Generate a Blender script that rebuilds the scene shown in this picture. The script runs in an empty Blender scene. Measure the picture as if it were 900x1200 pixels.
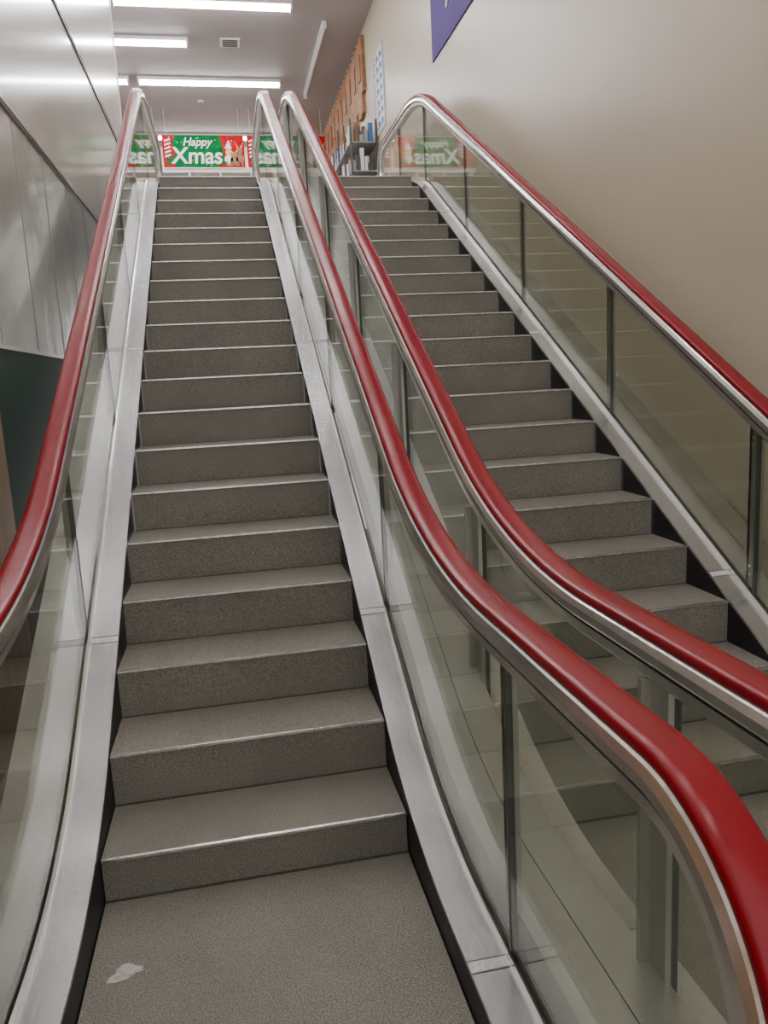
import bpy, math, random
from mathutils import Vector, Matrix
random.seed(3)
U=0.384
R_,H_=0.3326,0.192      # step run / rise
T30=math.tan(math.radians(30))
NST=20
YT=(NST-1)*R_; ZT=(NST-1)*H_
FL=-0.147

# ---------------------------------------------------------------- materials
def newmat(name):
    m=bpy.data.materials.new(name); m.use_nodes=True
    nt=m.node_tree; b=nt.nodes['Principled BSDF']
    return m,nt,b
def pbr(name,col,rough=0.5,metal=0.0,noise=0.0,scale=20,bump=0.0,bscale=None,stretch=(1,1,1),coat=0,emit=None,es=0,spec=None):
    m,nt,b=newmat(name)
    b.inputs['Base Color'].default_value=(*col,1); b.inputs['Roughness'].default_value=rough
    b.inputs['Metallic'].default_value=metal
    if coat: b.inputs['Coat Weight'].default_value=coat; b.inputs['Coat Roughness'].default_value=0.08
    if spec is not None: b.inputs['Specular IOR Level'].default_value=spec
    if emit: b.inputs['Emission Color'].default_value=(*emit,1); b.inputs['Emission Strength'].default_value=es
    if noise or bump:
        tc=nt.nodes.new('ShaderNodeTexCoord'); mp=nt.nodes.new('ShaderNodeMapping'); mp.inputs['Scale'].default_value=stretch
        nt.links.new(tc.outputs['Object'],mp.inputs[0])
        n=nt.nodes.new('ShaderNodeTexNoise'); n.inputs['Scale'].default_value=scale; n.inputs['Detail'].default_value=5
        nt.links.new(mp.outputs[0],n.inputs['Vector'])
        if noise:
            r=nt.nodes.new('ShaderNodeMapRange'); r.inputs[1].default_value=.3; r.inputs[2].default_value=.7
            r.inputs[3].default_value=1-noise; r.inputs[4].default_value=1+noise
            nt.links.new(n.outputs[0],r.inputs[0])
            mx=nt.nodes.new('ShaderNodeVectorMath'); mx.operation='SCALE'; mx.inputs[0].default_value=col
            nt.links.new(r.outputs[0],mx.inputs['Scale']); nt.links.new(mx.outputs[0],b.inputs['Base Color'])
        if bump:
            n2=n
            if bscale:
                n2=nt.nodes.new('ShaderNodeTexNoise'); n2.inputs['Scale'].default_value=bscale
                nt.links.new(mp.outputs[0],n2.inputs['Vector'])
            bp=nt.nodes.new('ShaderNodeBump'); bp.inputs['Strength'].default_value=bump; bp.inputs['Distance'].default_value=0.01
            nt.links.new(n2.outputs[0],bp.inputs['Height']); nt.links.new(bp.outputs[0],b.inputs['Normal'])
    return m
M={}
M['red']=pbr('handrail_red',(0.235,0.0008,0.008),0.27,spec=.38)
M['steel']=pbr('stainless',(0.74,0.73,0.71),0.22,0.95,noise=.05,scale=60)
M['alu']=pbr('aluminium_deck',(0.68,0.68,0.69),0.27,0.95,noise=.10,scale=9,stretch=(30,1,1),bump=.04)
M['alu2']=pbr('outer_deck_metal',(0.56,0.56,0.53),0.28,0.75,noise=.1,scale=4)
M['black']=pbr('skirt_black',(0.012,0.012,0.012),0.45)
M['post']=pbr('post_metal',(0.46,0.46,0.42),0.38,0.6)
M['dark']=pbr('glass_edge_dark',(0.06,0.07,0.06),0.4)
M['nose']=pbr('nosing_metal',(0.70,0.69,0.67),0.26,0.9,noise=.2,scale=25)
M['seam']=pbr('seam_tape',(0.85,0.85,0.86),0.4,0.3,noise=.25,scale=90,bump=.4)
M['beige']=pbr('wall_beige',(0.60,0.52,0.41),0.36,noise=.03,scale=1.2,bump=.012,bscale=3,spec=.5)
M['ceil']=pbr('ceiling_paint',(0.40,0.36,0.355),0.7)
M['silver']=pbr('glossy_panel_lower',(0.62,0.59,0.57),0.18,0.30,noise=.10,scale=1.2,bump=1.0,bscale=2.0,stretch=(1,1.6,.8),coat=.8)
M['cream']=pbr('glossy_panel_upper',(0.62,0.58,0.52),0.25,0.1,noise=.04,scale=1.0,bump=.10,bscale=1.5,coat=.4)
M['green']=pbr('dark_green_panel',(0.008,0.052,0.033),0.5)
M['brown']=pbr('brown_wood',(0.36,0.22,0.12),0.35,noise=.2,scale=6,stretch=(6,6,.5))
M['trimd']=pbr('dark_trim',(0.05,0.045,0.04),0.4,0.3)
M['white']=pbr('white_paint',(0.8,0.8,0.8),0.4)
M['grey']=pbr('grey_plastic',(0.3,0.3,0.31),0.5)
M['tube']=pbr('lamp_tube',(1,1,1),0.5,emit=(1.0,0.98,0.98),es=56)
M['floor']=pbr('floor_vinyl',(0.28,0.25,0.21),0.4,noise=.1,scale=6)
M['upfl']=pbr('floor_upper',(0.45,0.43,0.40),0.3,noise=.05,scale=3)
M['bgreen']=pbr('banner_green',(0.0,0.13,0.035),0.8,noise=.15,scale=12,spec=.1)
M['bred']=pbr('banner_red',(0.40,0.003,0.012),0.8,noise=.15,scale=9,spec=.1)
M['bwhite']=pbr('banner_white',(0.85,0.85,0.82),0.5)
M['byel']=pbr('banner_yellow',(0.75,0.55,0.10),0.5)
M['bbrown']=pbr('banner_brown',(0.25,0.10,0.03),0.5)
M['purple']=pbr('sign_purple',(0.13,0.10,0.28),0.85,spec=.1)
M['blue']=pbr('poster_blue',(0.05,0.14,0.35),0.5)
M['paper']=pbr('paper',(0.75,0.76,0.78),0.5)
M['orange']=pbr('valance_wood',(0.30,0.14,0.06),0.6,noise=.5,scale=4)
M['patch']=pbr('tape_patch',(0.50,0.48,0.44),0.45,noise=.3,scale=60,bump=.3)

def stepmat(name,base):
    m,nt,b=newmat(name)
    tc=nt.nodes.new('ShaderNodeTexCoord')
    n=nt.nodes.new('ShaderNodeTexNoise'); n.inputs['Scale'].default_value=210; n.inputs['Detail'].default_value=2
    n2=nt.nodes.new('ShaderNodeTexNoise'); n2.inputs['Scale'].default_value=2.5; n2.inputs['Detail'].default_value=4
    v=nt.nodes.new('ShaderNodeTexVoronoi'); v.inputs['Scale'].default_value=170
    for q in (n,n2,v): nt.links.new(tc.outputs['Object'],q.inputs['Vector'])
    a=nt.nodes.new('ShaderNodeMapRange'); a.inputs[1].default_value=.3;a.inputs[2].default_value=.7;a.inputs[3].default_value=.52;a.inputs[4].default_value=1.48
    c=nt.nodes.new('ShaderNodeMapRange'); c.inputs[1].default_value=.3;c.inputs[2].default_value=.7;c.inputs[3].default_value=.88;c.inputs[4].default_value=1.12
    nt.links.new(n.outputs[0],a.inputs[0]); nt.links.new(n2.outputs[0],c.inputs[0])
    mu=nt.nodes.new('ShaderNodeMath'); mu.operation='MULTIPLY'
    nt.links.new(a.outputs[0],mu.inputs[0]); nt.links.new(c.outputs[0],mu.inputs[1])
    sc=nt.nodes.new('ShaderNodeVectorMath'); sc.operation='SCALE'; sc.inputs[0].default_value=base
    nt.links.new(mu.outputs[0],sc.inputs['Scale']); nt.links.new(sc.outputs[0],b.inputs['Base Color'])
    b.inputs['Roughness'].default_value=.5
    bp=nt.nodes.new('ShaderNodeBump'); bp.inputs['Strength'].default_value=.45; bp.inputs['Distance'].default_value=.004
    nt.links.new(v.outputs[0],bp.inputs['Height']); nt.links.new(bp.outputs[0],b.inputs['Normal'])
    return m
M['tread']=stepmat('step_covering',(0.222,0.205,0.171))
M['riser']=stepmat('riser_covering_shaded',(0.198,0.182,0.151))  # same covering as the treads, darkened to paint in the risers' shade

def glassmat():
    m=bpy.data.materials.new('tinted_glass'); m.use_nodes=True; nt=m.node_tree; nt.nodes.clear()
    o=nt.nodes.new('ShaderNodeOutputMaterial'); t=nt.nodes.new('ShaderNodeBsdfTransparent'); t.inputs[0].default_value=(.885,.905,.865,1)
    g=nt.nodes.new('ShaderNodeBsdfGlossy'); g.inputs['Roughness'].default_value=.03
    lw=nt.nodes.new('ShaderNodeLayerWeight'); lw.inputs[0].default_value=.5
    p=nt.nodes.new('ShaderNodeMath'); p.operation='POWER'; p.inputs[1].default_value=5
    q=nt.nodes.new('ShaderNodeMath'); q.operation='MULTIPLY_ADD'; q.inputs[1].default_value=.8; q.inputs[2].default_value=.06
    mx=nt.nodes.new('ShaderNodeMixShader')
    nt.links.new(lw.outputs['Facing'],p.inputs[0]); nt.links.new(p.outputs[0],q.inputs[0])
    nt.links.new(q.outputs[0],mx.inputs[0]); nt.links.new(t.outputs[0],mx.inputs[1]); nt.links.new(g.outputs[0],mx.inputs[2]); nt.links.new(mx.outputs[0],o.inputs[0])
    return m
M['glass']=glassmat()

# ---------------------------------------------------------------- mesh builder
class B:
    def __init__(s): s.v=[];s.f=[];s.m=[];s.sm=[];s.mats=[]
    def mi(s,k):
        if k not in s.mats: s.mats.append(k)
        return s.mats.index(k)
    def face(s,idx,k,smooth=False): s.f.append(idx);s.m.append(s.mi(k));s.sm.append(smooth)
    def quad(s,pts,k):
        n=len(s.v); s.v+=[tuple(p) for p in pts]; s.face(list(range(n,n+len(pts))),k)
    def box(s,x0,x1,y0,y1,z0,z1,k):
        n=len(s.v)
        s.v+=[(x0,y0,z0),(x1,y0,z0),(x1,y1,z0),(x0,y1,z0),(x0,y0,z1),(x1,y0,z1),(x1,y1,z1),(x0,y1,z1)]
        for q in ((0,3,2,1),(4,5,6,7),(0,1,5,4),(1,2,6,5),(2,3,7,6),(3,0,4,7)): s.face([n+i for i in q],k)
    def sweep(s,prof,path,x0,k,smooth=False,cap=True):
        n0=len(s.v); P=len(prof)
        for i,(y,z) in enumerate(path):
            a=path[max(i-1,0)]; b=path[min(i+1,len(path)-1)]
            ty,tz=b[0]-a[0],b[1]-a[1]; L=math.hypot(ty,tz) or 1; ty/=L;tz/=L
            ny,nz=-tz,ty
            for px,pn in prof: s.v.append((x0+px,y+ny*pn,z+nz*pn))
        for i in range(len(path)-1):
            for j in range(P):
                j2=(j+1)%P
                kk=k(j) if callable(k) else k
                s.face([n0+i*P+j,n0+i*P+j2,n0+(i+1)*P+j2,n0+(i+1)*P+j],kk,smooth)
        if cap:
            kk=k(0) if callable(k) else k
            s.face([n0+j for j in range(P)][::-1],kk); e=n0+(len(path)-1)*P; s.face([e+j for j in range(P)],kk)
    def cyl(s,c,r,h,k,axis='z',seg=20):
        n=len(s.v)
        for e in (0,1):
            for i in range(seg):
                a=2*math.pi*i/seg; p,q=r*math.cos(a),r*math.sin(a)
                if axis=='z': s.v.append((c[0]+p,c[1]+q,c[2]+e*h))
                elif axis=='x': s.v.append((c[0]+e*h,c[1]+p,c[2]+q))
                else: s.v.append((c[0]+p,c[1]+e*h,c[2]+q))
        for i in range(seg):
            j=(i+1)%seg; s.face([n+i,n+j,n+seg+j,n+seg+i],k,True)
        s.face([n+i for i in range(seg)][::-1],k); s.face([n+seg+i for i in range(seg)],k)
    def obj(s,name,parent=None):
        me=bpy.data.meshes.new(name); me.from_pydata(s.v,[],s.f)
        for k in s.mats: me.materials.append(M[k])
        for p,mi,sm in zip(me.polygons,s.m,s.sm): p.material_index=mi; p.use_smooth=sm
        me.update()
        import bmesh
        bm=bmesh.new(); bm.from_mesh(me); bmesh.ops.recalc_face_normals(bm,faces=bm.faces); bm.to_mesh(me); bm.free()
        o=bpy.data.objects.new(name,me); bpy.context.collection.objects.link(o)
        if parent: o.parent=parent
        return o
def empty(name):
    o=bpy.data.objects.new(name,None); bpy.context.collection.objects.link(o); o.empty_display_size=.2; return o

# ---------------------------------------------------------------- escalator paths
def fillet(zl,off,zh,R,y0,y1,n=20):
    """flat z=zl -> incline z=off+T30*y -> flat z=zh ; from y0 to y1"""
    a=math.radians(30); t=R*math.tan(a/2)
    k0=(zl-off)/T30; k1=(zh-off)/T30
    pts=[(y0,zl)]
    m=6
    for i in range(1,m): pts.append((y0+(k0-t-y0)*i/m,zl))
    for i in range(n+1):
        b=a*i/n; pts.append((k0-t+R*math.sin(b),zl+R*(1-math.cos(b))))
    ys=k0+t*math.cos(a); ye=k1-t*math.cos(a)
    for i in range(1,24): y=ys+(ye-ys)*i/24; pts.append((y,off+T30*y))
    for i in range(n+1):
        b=a*(1-i/n); pts.append((k1+t-R*math.sin(b),zh-R*(1-math.cos(b))))
    for i in range(1,m+1): pts.append((k1+t+(y1-k1-t)*i/m,zh))
    return pts
RB=0.895; RO=0.905; RH=ZT+0.905
YN0,YN1=-1.37,8.25; NR=0.33
def railpath():
    mid=fillet(RB,RO,RH,2.3,YN0,YN1)
    lo=[];hi=[]
    n=20
    for i in range(n+1):
        b=math.pi/2*i/n; lo.append((YN0+.06-(NR+.06)*math.sin(b),(RB-NR)-.52*math.cos(b)))
    for i in range(1,n): b=math.pi/2*i/n; lo.append((YN0-NR*math.cos(b),RB-NR+NR*math.sin(b)))
    for i in range(1,n): b=math.pi/2*i/n; hi.append((YN1+NR*math.sin(b),RH-NR+NR*math.cos(b)))
    for i in range(n+1): b=math.pi/2*i/n; hi.append((YN1-.06+(NR+.06)*math.cos(b),RH-NR-.52*math.sin(b)))
    return lo+mid+hi
RP=railpath()
DP=fillet(-0.03,0.006,ZT+0.01,1.7,-2.6,9.4)
def interp(path,y):
    for a,b in zip(path,path[1:]):
        if a[0]<=y<=b[0] and b[0]>a[0]: return a[1]+(b[1]-a[1])*(y-a[0])/(b[0]-a[0])
    return path[0][1] if y<path[0][0] else path[-1][1]
MIDP=fillet(RB,RO,RH,2.3,YN0,YN1)
def topz(y):
    if y<YN0: d=max(NR*NR-(y-YN0)**2,0); return RB-NR+math.sqrt(d)
    if y>YN1: d=max(NR*NR-(y-YN1)**2,0); return RH-NR+math.sqrt(d)
    return interp(MIDP,y)
def botz(y):
    z=interp(DP,y)
    if y<YN0+.06: d=max(1-((y-YN0-.06)/(NR+.06))**2,0); z=max(z,RB-NR-.52*math.sqrt(d))
    if y>YN1-.06: d=max(1-((y-YN1+.06)/(NR+.06))**2,0); z=max(z,RH-NR-.52*math.sqrt(d))
    return z
def railprof():
    p=[]
    for i in range(20):
        a=2*math.pi*i/20; c,s_=math.cos(a),math.sin(a)
        px=.041*math.copysign(abs(c)**.72,c); pn=.018*math.copysign(abs(s_)**.72,s_)
        p.append((px,pn))
    return p
RPF=railprof()
_h=[(.034,-.010),(.042,-.016),(.0505,-.030),(.0520,-.048),(.046,-.056),(.034,-.058),(.034,-.066),(.040,-.068),(.039,-.092),(.028,-.104),(.012,-.108)]
STF=[(-x,z) for x,z in _h]+_h[::-1]
_n=len(_h)
def stk(j):
    jj=j if j<_n else 2*_n-2-j
    return 'dark' if jj in (4,5) else 'steel'

def balustrade(parent,x,side,joints,tag,rise):
    b=B(); b.sweep(RPF,RP,x,'red',True); b.obj('handrail_'+tag,parent)
    b=B(); b.sweep(STF,RP,x,stk,False); b.obj('rail_channel_'+tag,parent)
    b=B(); js=[YN0-NR+.03]+joints+[YN1+NR-.03]
    for ja,jb in zip(js,js[1:]):
        ya,yb=ja+.004,jb-.004; n=max(6,int((yb-ya)/.06)); th=.005
        base=len(b.v)
        for i in range(n+1):
            y=ya+(yb-ya)*i/n; zt=topz(y)-.07; zb=botz(y)+.0
            if zt<zb+.01: zt=zb+.01
            b.v+=[(x-th,y,zb),(x-th,y,zt),(x+th,y,zt),(x+th,y,zb)]
        for i in range(n):
            for j in range(4):
                j2=(j+1)%4; b.face([base+i*4+j,base+i*4+j2,base+(i+1)*4+j2,base+(i+1)*4+j],'dark' if j==1 else 'glass')
        b.face([base+q for q in range(4)],'dark'); b.face([base+n*4+q for q in range(4)],'dark')
    b.obj('glass_panels_'+tag,parent)
    b=B()
    for y in joints:
        z0=interp(DP,y)-.02; z1=topz(y)-.10
        xs=sorted([x+side*.012,x+side*.026]); b.box(xs[0],xs[1],y-.008,y+.075,z0+rise,z1,'post')
        xs=sorted([x+side*.012,x+side*.05]); b.box(xs[0],xs[1],y+.060,y+.075,z0+rise,z1,'post')
        xs=sorted([x-side*.0065,x+side*.012]); b.box(xs[0],xs[1],y-.006,y+.006,z0,z1,'dark')
        for zz in (z0+rise+.12,z0+rise+.16,z1-.10,z1-.06):
            b.cyl((x+side*.011-.003,y+.045,zz),.006,.006,'steel','x',10)
    b.obj('glass_posts_'+tag,parent)

def decks(parent,x,side,xin,tag,xout,rise=0):
    a,c=sorted([xin,x-side*.0]); b=B()
    b.sweep([(a,-.012),(c,-.012),(c,0),(a,0)],DP,0,'alu')
    for s2 in (-1,1):
        a2,c2=sorted([x+s2*.007,x+s2*.016]); b.sweep([(a2,0),(c2,0),(c2,.018),(a2,.022)],DP,0,'steel')
    for ys in (-.71,.80,3.0,5.3,7.2):
        wd=.036 if ys<0 else .024
        z=interp(DP,ys); z2=interp(DP,ys+wd); z3=interp(DP,ys+wd+.004); zz0=interp(DP,ys-.003)
        aa,cc=a+.001,c-.018 if side>0 else c
        if side<0: aa=a+.018
        b.quad([(aa,ys,z+.002),(cc,ys,z+.002),(cc,ys+wd,z2+.002),(aa,ys+wd,z2+.002)],'seam')
        b.quad([(aa,ys+wd,z2+.0018),(cc,ys+wd,z2+.0018),(cc,ys+wd+.004,z3+.0018),(aa,ys+wd+.004,z3+.0018)],'dark')
        b.quad([(aa,ys-.003,zz0+.0018),(cc,ys-.003,zz0+.0018),(cc,ys,z+.0018),(aa,ys,z+.0018)],'post')
    b.obj('inner_deck_'+tag,parent)
    b=B(); s0,s1=sorted([xin-side*.0,xin+side*.008]); b.sweep([(s0,-.42),(s1,-.42),(s1,-.012),(s0,-.012)],DP,0,'black'); b.obj('skirt_panel_'+tag,parent)
    if xout is not None:
        a,c=sorted([x+side*.017,xout]); b=B(); b.sweep([(a,-.014),(c,-.014),(c,rise-.002),(a,rise-.002)],DP,0,'alu2')
        m=(a+c)/2
        if rise==0: b.sweep([(m-.003,-.002),(m+.003,-.002),(m+.003,.004),(m-.003,.004)],DP,0,'post')
        b.obj('outer_deck_'+tag,parent)

def steps(parent,x0,x1):
    b=B(); nb=B()
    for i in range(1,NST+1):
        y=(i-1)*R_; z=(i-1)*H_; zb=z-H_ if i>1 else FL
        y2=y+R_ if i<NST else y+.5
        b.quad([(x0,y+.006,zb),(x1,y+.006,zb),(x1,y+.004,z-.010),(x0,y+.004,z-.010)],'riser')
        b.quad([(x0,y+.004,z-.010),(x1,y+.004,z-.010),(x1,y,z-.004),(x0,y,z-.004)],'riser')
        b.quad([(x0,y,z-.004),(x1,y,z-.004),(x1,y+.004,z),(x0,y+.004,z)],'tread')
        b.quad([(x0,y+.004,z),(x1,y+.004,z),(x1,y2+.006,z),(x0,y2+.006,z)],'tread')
        b.box(x0,x1,y-.003,y+.006,zb,zb+.003,'dark')
        nb.sweep([(x0+.003,-.006),(x1-.003,-.006),(x1-.003,.0025),(x0+.003,.0025)],[(y-.003,z),(y+.009,z)],0,'nose')
    b.obj('steps',parent); nb.obj('step_nosings',parent)

E1=empty('escalator'); E2=empty('escalator')
X1L,X1R=-.127,1.127; X2L,X2R=1.40,2.815
steps(E1,0,1.0); steps(E2,1.53,2.69)
jA=[-.68,.83,2.25,3.67,5.1,6.6]; jB=[-.98,.28,1.45,2.65,3.9,5.15,6.5]; jC=[-.75,.66,2.02,3.42,4.8,6.2,7.4]
G=.13
balustrade(E1,X1L,-1,jA,'left',0); balustrade(E1,X1R,1,jA,'right',G)
balustrade(E2,X2L,-1,jB,'left',G); balustrade(E2,X2R,1,jC,'right',0)
decks(E1,X1L,-1,-.004,'left',-.33); decks(E1,X1R,1,1.004,'right',1.262,G)
decks(E2,X2L,-1,1.526,'left',1.265,G); decks(E2,X2R,1,2.694,'right',3.09)
b=B(); b.sweep([(-.335,-.9),(-.328,-.9),(-.328,-.0),(-.335,-.0)],DP,0,'alu2'); b.obj('side_cladding',E1)
b=B(); b.box(0,1.0,-3.6,.006,FL-.02,FL,'tread'); b.obj('landing_plate',E1)
b=B(); b.box(1.53,2.69,-3.6,.006,FL-.02,FL,'tread'); b.obj('landing_plate',E2)
b=B(); cx,cy=.10,-.33
pts=[(-.046,-.030),(-.018,-.034),(.012,-.026),(.030,-.010),(.050,-.006),(.050,.012),(.030,.020),(.008,.036),(-.012,.034),(-.024,.018),(-.026,.002),(-.042,-.010)]
b.quad([(cx+p,cy+q,FL+.0015) for p,q in pts],'patch'); b.obj('tape_scrap')

# ---------------------------------------------------------------- room shell
XW=8.1*U; CZ=18.3*U; YB=17.2; XL=-.6
b=B(); b.box(XW,XW+.1,-4,YB,FL-.5,CZ,'beige'); b.obj('wall_right')
b=B(); b.box(-7,XW+.1,-4,YB+.1,CZ,CZ+.1,'ceil'); b.obj('ceiling')
b=B(); b.box(-7,XW+.1,YB,YB+.1,ZT,CZ,'beige'); b.obj('wall_back')
b=B(); b.box(-7,XW,-4,6.0,FL-.14,FL-.03,'floor'); b.obj('floor')
b=B(); b.box(-7,-.34,6.3,YB,ZT-.3,ZT,'upfl'); b.box(-.34,XW,6.85,YB,ZT-.3,ZT-.002,'upfl'); b.obj('floor_upper')
b=B(); YE=9.3
b.box(XL-.1,XL,1.75,YE,FL-.1,1.73,'green')
b.box(XL-.1,XL+.01,-4,1.75,FL-.1,1.73,'brown')
b.box(XL-.1,XL,-4,YE,1.73,3.11,'silver')
b.box(XL-.1,XL,-4,YE,3.11,4.60,'cream')
b.box(XL-.1,XL,-4,YE,4.60,CZ,'cream')
b.obj('wall_left')
b=B()
for z in (3.11,4.60):
    b.box(XL,XL+.012,-4,YE,z-.016,z+.012,'trimd'); b.box(XL,XL+.016,-4,YE,z+.012,z+.030,'steel')
b.box(XL,XL+.012,1.75,YE,1.72,1.74,'steel')
y=2.0
while y<YE: b.box(XL,XL+.003,y-.003,y+.003,1.75,3.09,'grey'); y+=.78
b.box(XL-.1,XL+.01,YE-.02,YE+.01,FL,CZ,'white')
b.obj('trim_1')

# ---------------------------------------------------------------- lamps
def lamp(x0,x1,y0,y1,lit=True):
    b=B(); ax='x' if (x1-x0)>(y1-y0) else 'y'
    b.box(x0,x1,y0,y1,CZ-.05,CZ,'white')
    if ax=='x':
        ym=(y0+y1)/2; b.cyl((x0+.03,ym-.04,CZ-.075),.019,(x1-x0)-.06,'tube' if lit else 'white','x',8)
        b.cyl((x0+.03,ym+.04,CZ-.075),.019,(x1-x0)-.06,'tube' if lit else 'white','x',8)
        b.box(x0,x0+.03,y0,y1,CZ-.1,CZ-.05,'white'); b.box(x1-.03,x1,y0,y1,CZ-.1,CZ-.05,'white')
    else:
        xm=(x0+x1)/2; b.cyl((xm,y0+.03,CZ-.075),.019,(y1-y0)-.06,'tube' if lit else 'white','y',8)
        b.box(x0,x1,y0,y0+.03,CZ-.1,CZ-.05,'white'); b.box(x0,x1,y1-.03,y1,CZ-.1,CZ-.05,'white')
    b.obj('fluorescent_ceiling_lamp')
def L(x0,x1,y): lamp(x0*U,x1*U,y*U-.11,y*U+.11)
L(-1.6,5.07,34.2); L(-5.2,.9,29.9); L(-1.7,5.0,26.4); L(-9,-2.0,34.2); L(-1.6,5.07,42.5)
lamp(6.33*U,6.50*U,27.7*U,35.7*U,lit=False)
for yy in (20.5,14,7.5,1,-5): L(-.8,5.4,yy)  # unseen tube rows overhead, added to light the escalators
b=B(); vx,vy=2.65*U,30.0*U
b.box(vx-.16,vx+.16,vy-.16,vy+.16,CZ-.015,CZ,'white')
for i in range(5): b.box(vx-.12,vx+.12,vy-.12+i*.055,vy-.09+i*.055,CZ-.02,CZ-.015,'trimd')
b.obj('ceiling_vent')
b=B(); b.cyl((1.2*U,37.0*U,CZ-.02),.06,.02,'white'); b.cyl((1.2*U,37.0*U,CZ-.05),.035,.03,'grey'); b.obj('smoke_detector')

# ---------------------------------------------------------------- banners
def text(s,loc,size,mat,rot,parent,shear=0):
    c=bpy.data.curves.new('lettering','FONT'); c.body=s; c.size=size; c.extrude=.002; c.align_x='CENTER'; c.shear=shear; c.offset=size*.018
    c.materials.append(M[mat]); o=bpy.data.objects.new('lettering',c); bpy.context.collection.objects.link(o)
    o.location=loc; o.rotation_euler=rot; o.parent=parent; return o
RX=(math.pi/2,0,0)
def banner(xc,w=1.62,zb=15.36*U,zt=16.95*U,y=38*U):
    e=empty('christmas_banner'); b=B(); h=zt-zb
    b.box(xc-w/2,xc+w/2,y,y+.01,zb,zt,'bred')
    P=[(-.36,0),(-.40,.25),(-.34,.5),(-.39,.78),(-.33,1),(.19,1),(.23,.72),(.17,.45),(.22,.2),(.16,0)]
    b.quad([(xc+w*p,y-.003,zb+h*q) for p,q in P],'bgreen')
    for cx in (-.45,.45): b.box(xc+w*cx-.003,xc+w*cx+.003,y+.002,y+.008,zt,CZ,'white')
    for fx,s_ in ((.21,.9),(-.43,.6)):
        for k in range(3):
            zz=zb+h*(.10+.22*k*s_); ww=.11*s_*(1-.22*k)
            b.quad([(xc+w*fx-ww,y-.007,zz),(xc+w*fx+ww,y-.007,zz),(xc+w*fx,y-.007,zz+h*.32*s_)],'bgreen')
    for fx,mt,hh in ((.30,'bwhite',.9),(.37,'bbrown',.75),(.44,'bbrown',1.0)):
        X=xc+w*fx; b.cyl((X,y-.01,zb+h*.28*hh),h*.14,.006,mt,'y',16); b.cyl((X,y-.012,zb+h*.52*hh),h*.10,.006,'byel' if mt=='bwhite' else 'bbrown','y',16)
        if mt=='bwhite': b.quad([(X-h*.12,y-.014,zb+h*.58),(X+h*.12,y-.014,zb+h*.58),(X+h*.03,y-.014,zb+h*.86)],'bwhite')
        else:
            for s_ in (-1,1): b.quad([(X+s_*h*.03,y-.014,zb+h*.60*hh),(X+s_*h*.07,y-.014,zb+h*.60*hh),(X+s_*h*.16,y-.014,zb+h*.85*hh)],'byel')
        b.box(X-h*.10,X-h*.04,y-.012,y-.006,zb+h*.03,zb+h*.18,'bbrown'); b.box(X+h*.04,X+h*.10,y-.012,y-.006,zb+h*.03,zb+h*.18,'bbrown')
    for i in range(34):
        X=xc+random.uniform(-.48,.48)*w; Z=zb+random.uniform(.04,.96)*h
        b.cyl((X,y-.008,Z),random.uniform(.005,.012),.003,random.choice(['bwhite','byel','bwhite']),'y',8)
    for i in range(5):
        X=xc-w*.48+.006; b.quad([(X,y-.01,zb+h*(.30+.12*i)),(X+.12,y-.01,zb+h*(.36+.12*i)),(X+.12,y-.01,zb+h*(.42+.12*i)),(X,y-.01,zb+h*(.36+.12*i))],'bwhite')
    b.obj('banner_sheet',e)
    text('Happy',(xc-w*.08,y-.014,zb+h*.67),.22,'bwhite',RX,e,.3)
    text('Xmas',(xc-w*.09,y-.016,zb+h*.12),.44,'bwhite',RX,e,.1)
    return e
xc0=(-1.13+3.0)/2*U+.08
for dx in (-1.68,0,1.68,): banner(xc0+dx)

b=B(); y0=38*U+.06
for k in range(9):
    xa=-3.0+k*.62
    b.box(xa,xa+.03,y0,y0+.45,ZT,15.2*U,'white')
    for q in range(6):
        zz=ZT+.12+q*.40
        if zz<15.0*U:
            b.box(xa+.03,xa+.62,y0,y0+.45,zz,zz+.025,'white')
            xx=xa+.05
            while xx<xa+.56:
                w=random.uniform(.05,.11); hh=random.uniform(.14,.3)
                if zz+.025+hh<15.3*U: b.box(xx,xx+w,y0+.04,y0+.3,zz+.025,zz+.025+hh,random.choice(['bred','paper','byel','blue','bgreen','white','orange','grey']))
                xx+=w+.01
b.box(-3.0,2.6,y0,y0+.45,15.15*U,15.35*U,'white')
b.obj('store_shelving')

# ---------------------------------------------------------------- right wall signage
WX=XW-.002
e=empty('wall_sign'); b=B(); ya,yb,za,zb=9.5*U,17.6*U,12.95*U,17.6*U
b.box(WX-.012,WX,ya,yb,za,zb,'purple')
b.obj('sign_board',e)
RW=(math.pi/2,0,-math.pi/2)
text('Fashion',(WX-.02,14.1*U,13.75*U),.50,'paper',RW,e,.3)
b=B(); ya,yb,za,zb=24.4*U,26.2*U,13.4*U,16.3*U
b.box(WX-.012,WX,ya,yb,za,zb,'paper')
b.box(WX-.014,WX-.012,ya,ya+.05,za,zb,'blue'); b.box(WX-.014,WX-.012,yb-.05,yb,za,zb,'blue')
for i in range(7):
    b.box(WX-.016,WX-.012,ya+.10,yb-.10,za+.07+i*.15,za+.09+i*.15,'blue'); b.box(WX-.016,WX-.012,ya+.14,ya+.26,za+.10+i*.15,za+.15+i*.15,'blue')
    b.box(WX-.016,WX-.012,yb-.30,yb-.18,za+.11+i*.15,za+.16+i*.15,'dark')
b.obj('vertical_poster')
b=B(); n=40; ya,yb=28*U,41*U
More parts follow.
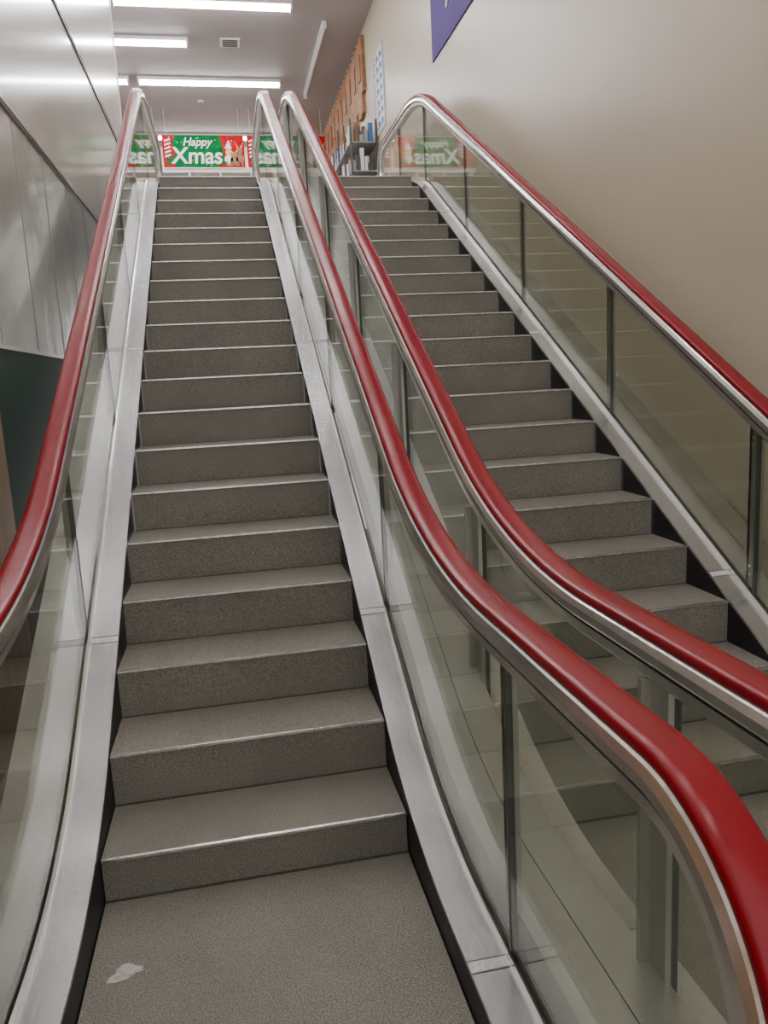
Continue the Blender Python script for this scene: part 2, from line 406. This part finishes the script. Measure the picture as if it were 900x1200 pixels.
for i in range(n):
    y0=ya+(yb-ya)*i/n; y1=ya+(yb-ya)*(i+1)/n
    d=abs(math.sin(i*.7))*.30+random.uniform(0,.18)
    b.box(WX-.06,WX-.0,y0,y1,15.9*U-d,17.95*U-.05*(i%2),'orange')
    if i%4==1: b.box(WX-.075,WX-.06,y0,y1+.03,16.3*U,17.3*U,'bbrown')
b.obj('wooden_valance')
for ya,yb,za,zb,c in ((28.2,30.3,12.3,14.5,'blue'),(31,32.6,12.5,14.5,'grey'),(33.2,35.2,12.0,14.5,'blue'),(36,38,12.3,14.5,'grey')):
    b=B(); b.box(WX-.012,WX,ya*U,yb*U,za*U,zb*U,'paper'); b.box(WX-.016,WX-.012,(ya+.25)*U,(yb-.25)*U,(za+.4)*U,(za+1.3)*U,c)
    b.box(WX-.016,WX-.012,(ya+.25)*U,(yb-.6)*U,(zb-.5)*U,(zb-.25)*U,'dark'); b.obj('notice_poster')
b=B(); ya=26*U
for k in range(8):
    y0=ya+k*.62
    for xx in (XW-.45,XW-.05): b.box(xx,xx+.025,y0,y0+.025,ZT,ZT+1.75+.1*(k%3),'dark')
    for q in range(4):
        zz=ZT+.15+q*.42; b.box(XW-.45,XW-.02,y0,y0+.62,zz,zz+.015,'grey')
        xx=XW-.44
        while xx<XW-.14:
            yy=y0+.05
            w=random.uniform(.04,.08)
            while yy<y0+.5:
                dl=random.uniform(.06,.14); hh=random.uniform(.10,.34)
                b.box(xx,xx+w,yy,yy+dl,zz+.015,zz+.015+hh,random.choice(['paper','grey','white','dark','bbrown','white','grey','blue','paper'])); yy+=dl+.012
            xx+=w+.012
b.obj('merchandise_rack')

# ---------------------------------------------------------------- world & camera
w=bpy.data.worlds.new('World'); bpy.context.scene.world=w; w.use_nodes=True
bg=w.node_tree.nodes['Background']; bg.inputs[0].default_value=(1.0,.985,.965,1); bg.inputs[1].default_value=1.35

ex=Vector((0.9792,-0.0825,0.1855)).normalized()
d=Vector((-0.195,-0.6284,0.7531)); d=(d-ex*d.dot(ex)).normalized()
nn=ex.cross(d)
c30,s30=math.cos(math.radians(30)),.5
ey=d*c30-nn*s30; ez=d*s30+nn*c30
right=Vector((ex.x,ey.x,ez.x)); down=Vector((ex.y,ey.y,ez.y)); fwd=Vector((ex.z,ey.z,ez.z))
cam=bpy.data.cameras.new('camera'); co=bpy.data.objects.new('camera',cam); bpy.context.collection.objects.link(co)
up=-down; back=-fwd
co.matrix_world=Matrix(((right.x,up.x,back.x,1.359*U),(right.y,up.y,back.y,-6.171*U),(right.z,up.z,back.z,3.822*U),(0,0,0,1)))
cam.lens=27.0; cam.sensor_width=36; cam.sensor_fit='AUTO'; cam.clip_start=.02
bpy.context.scene.camera=co
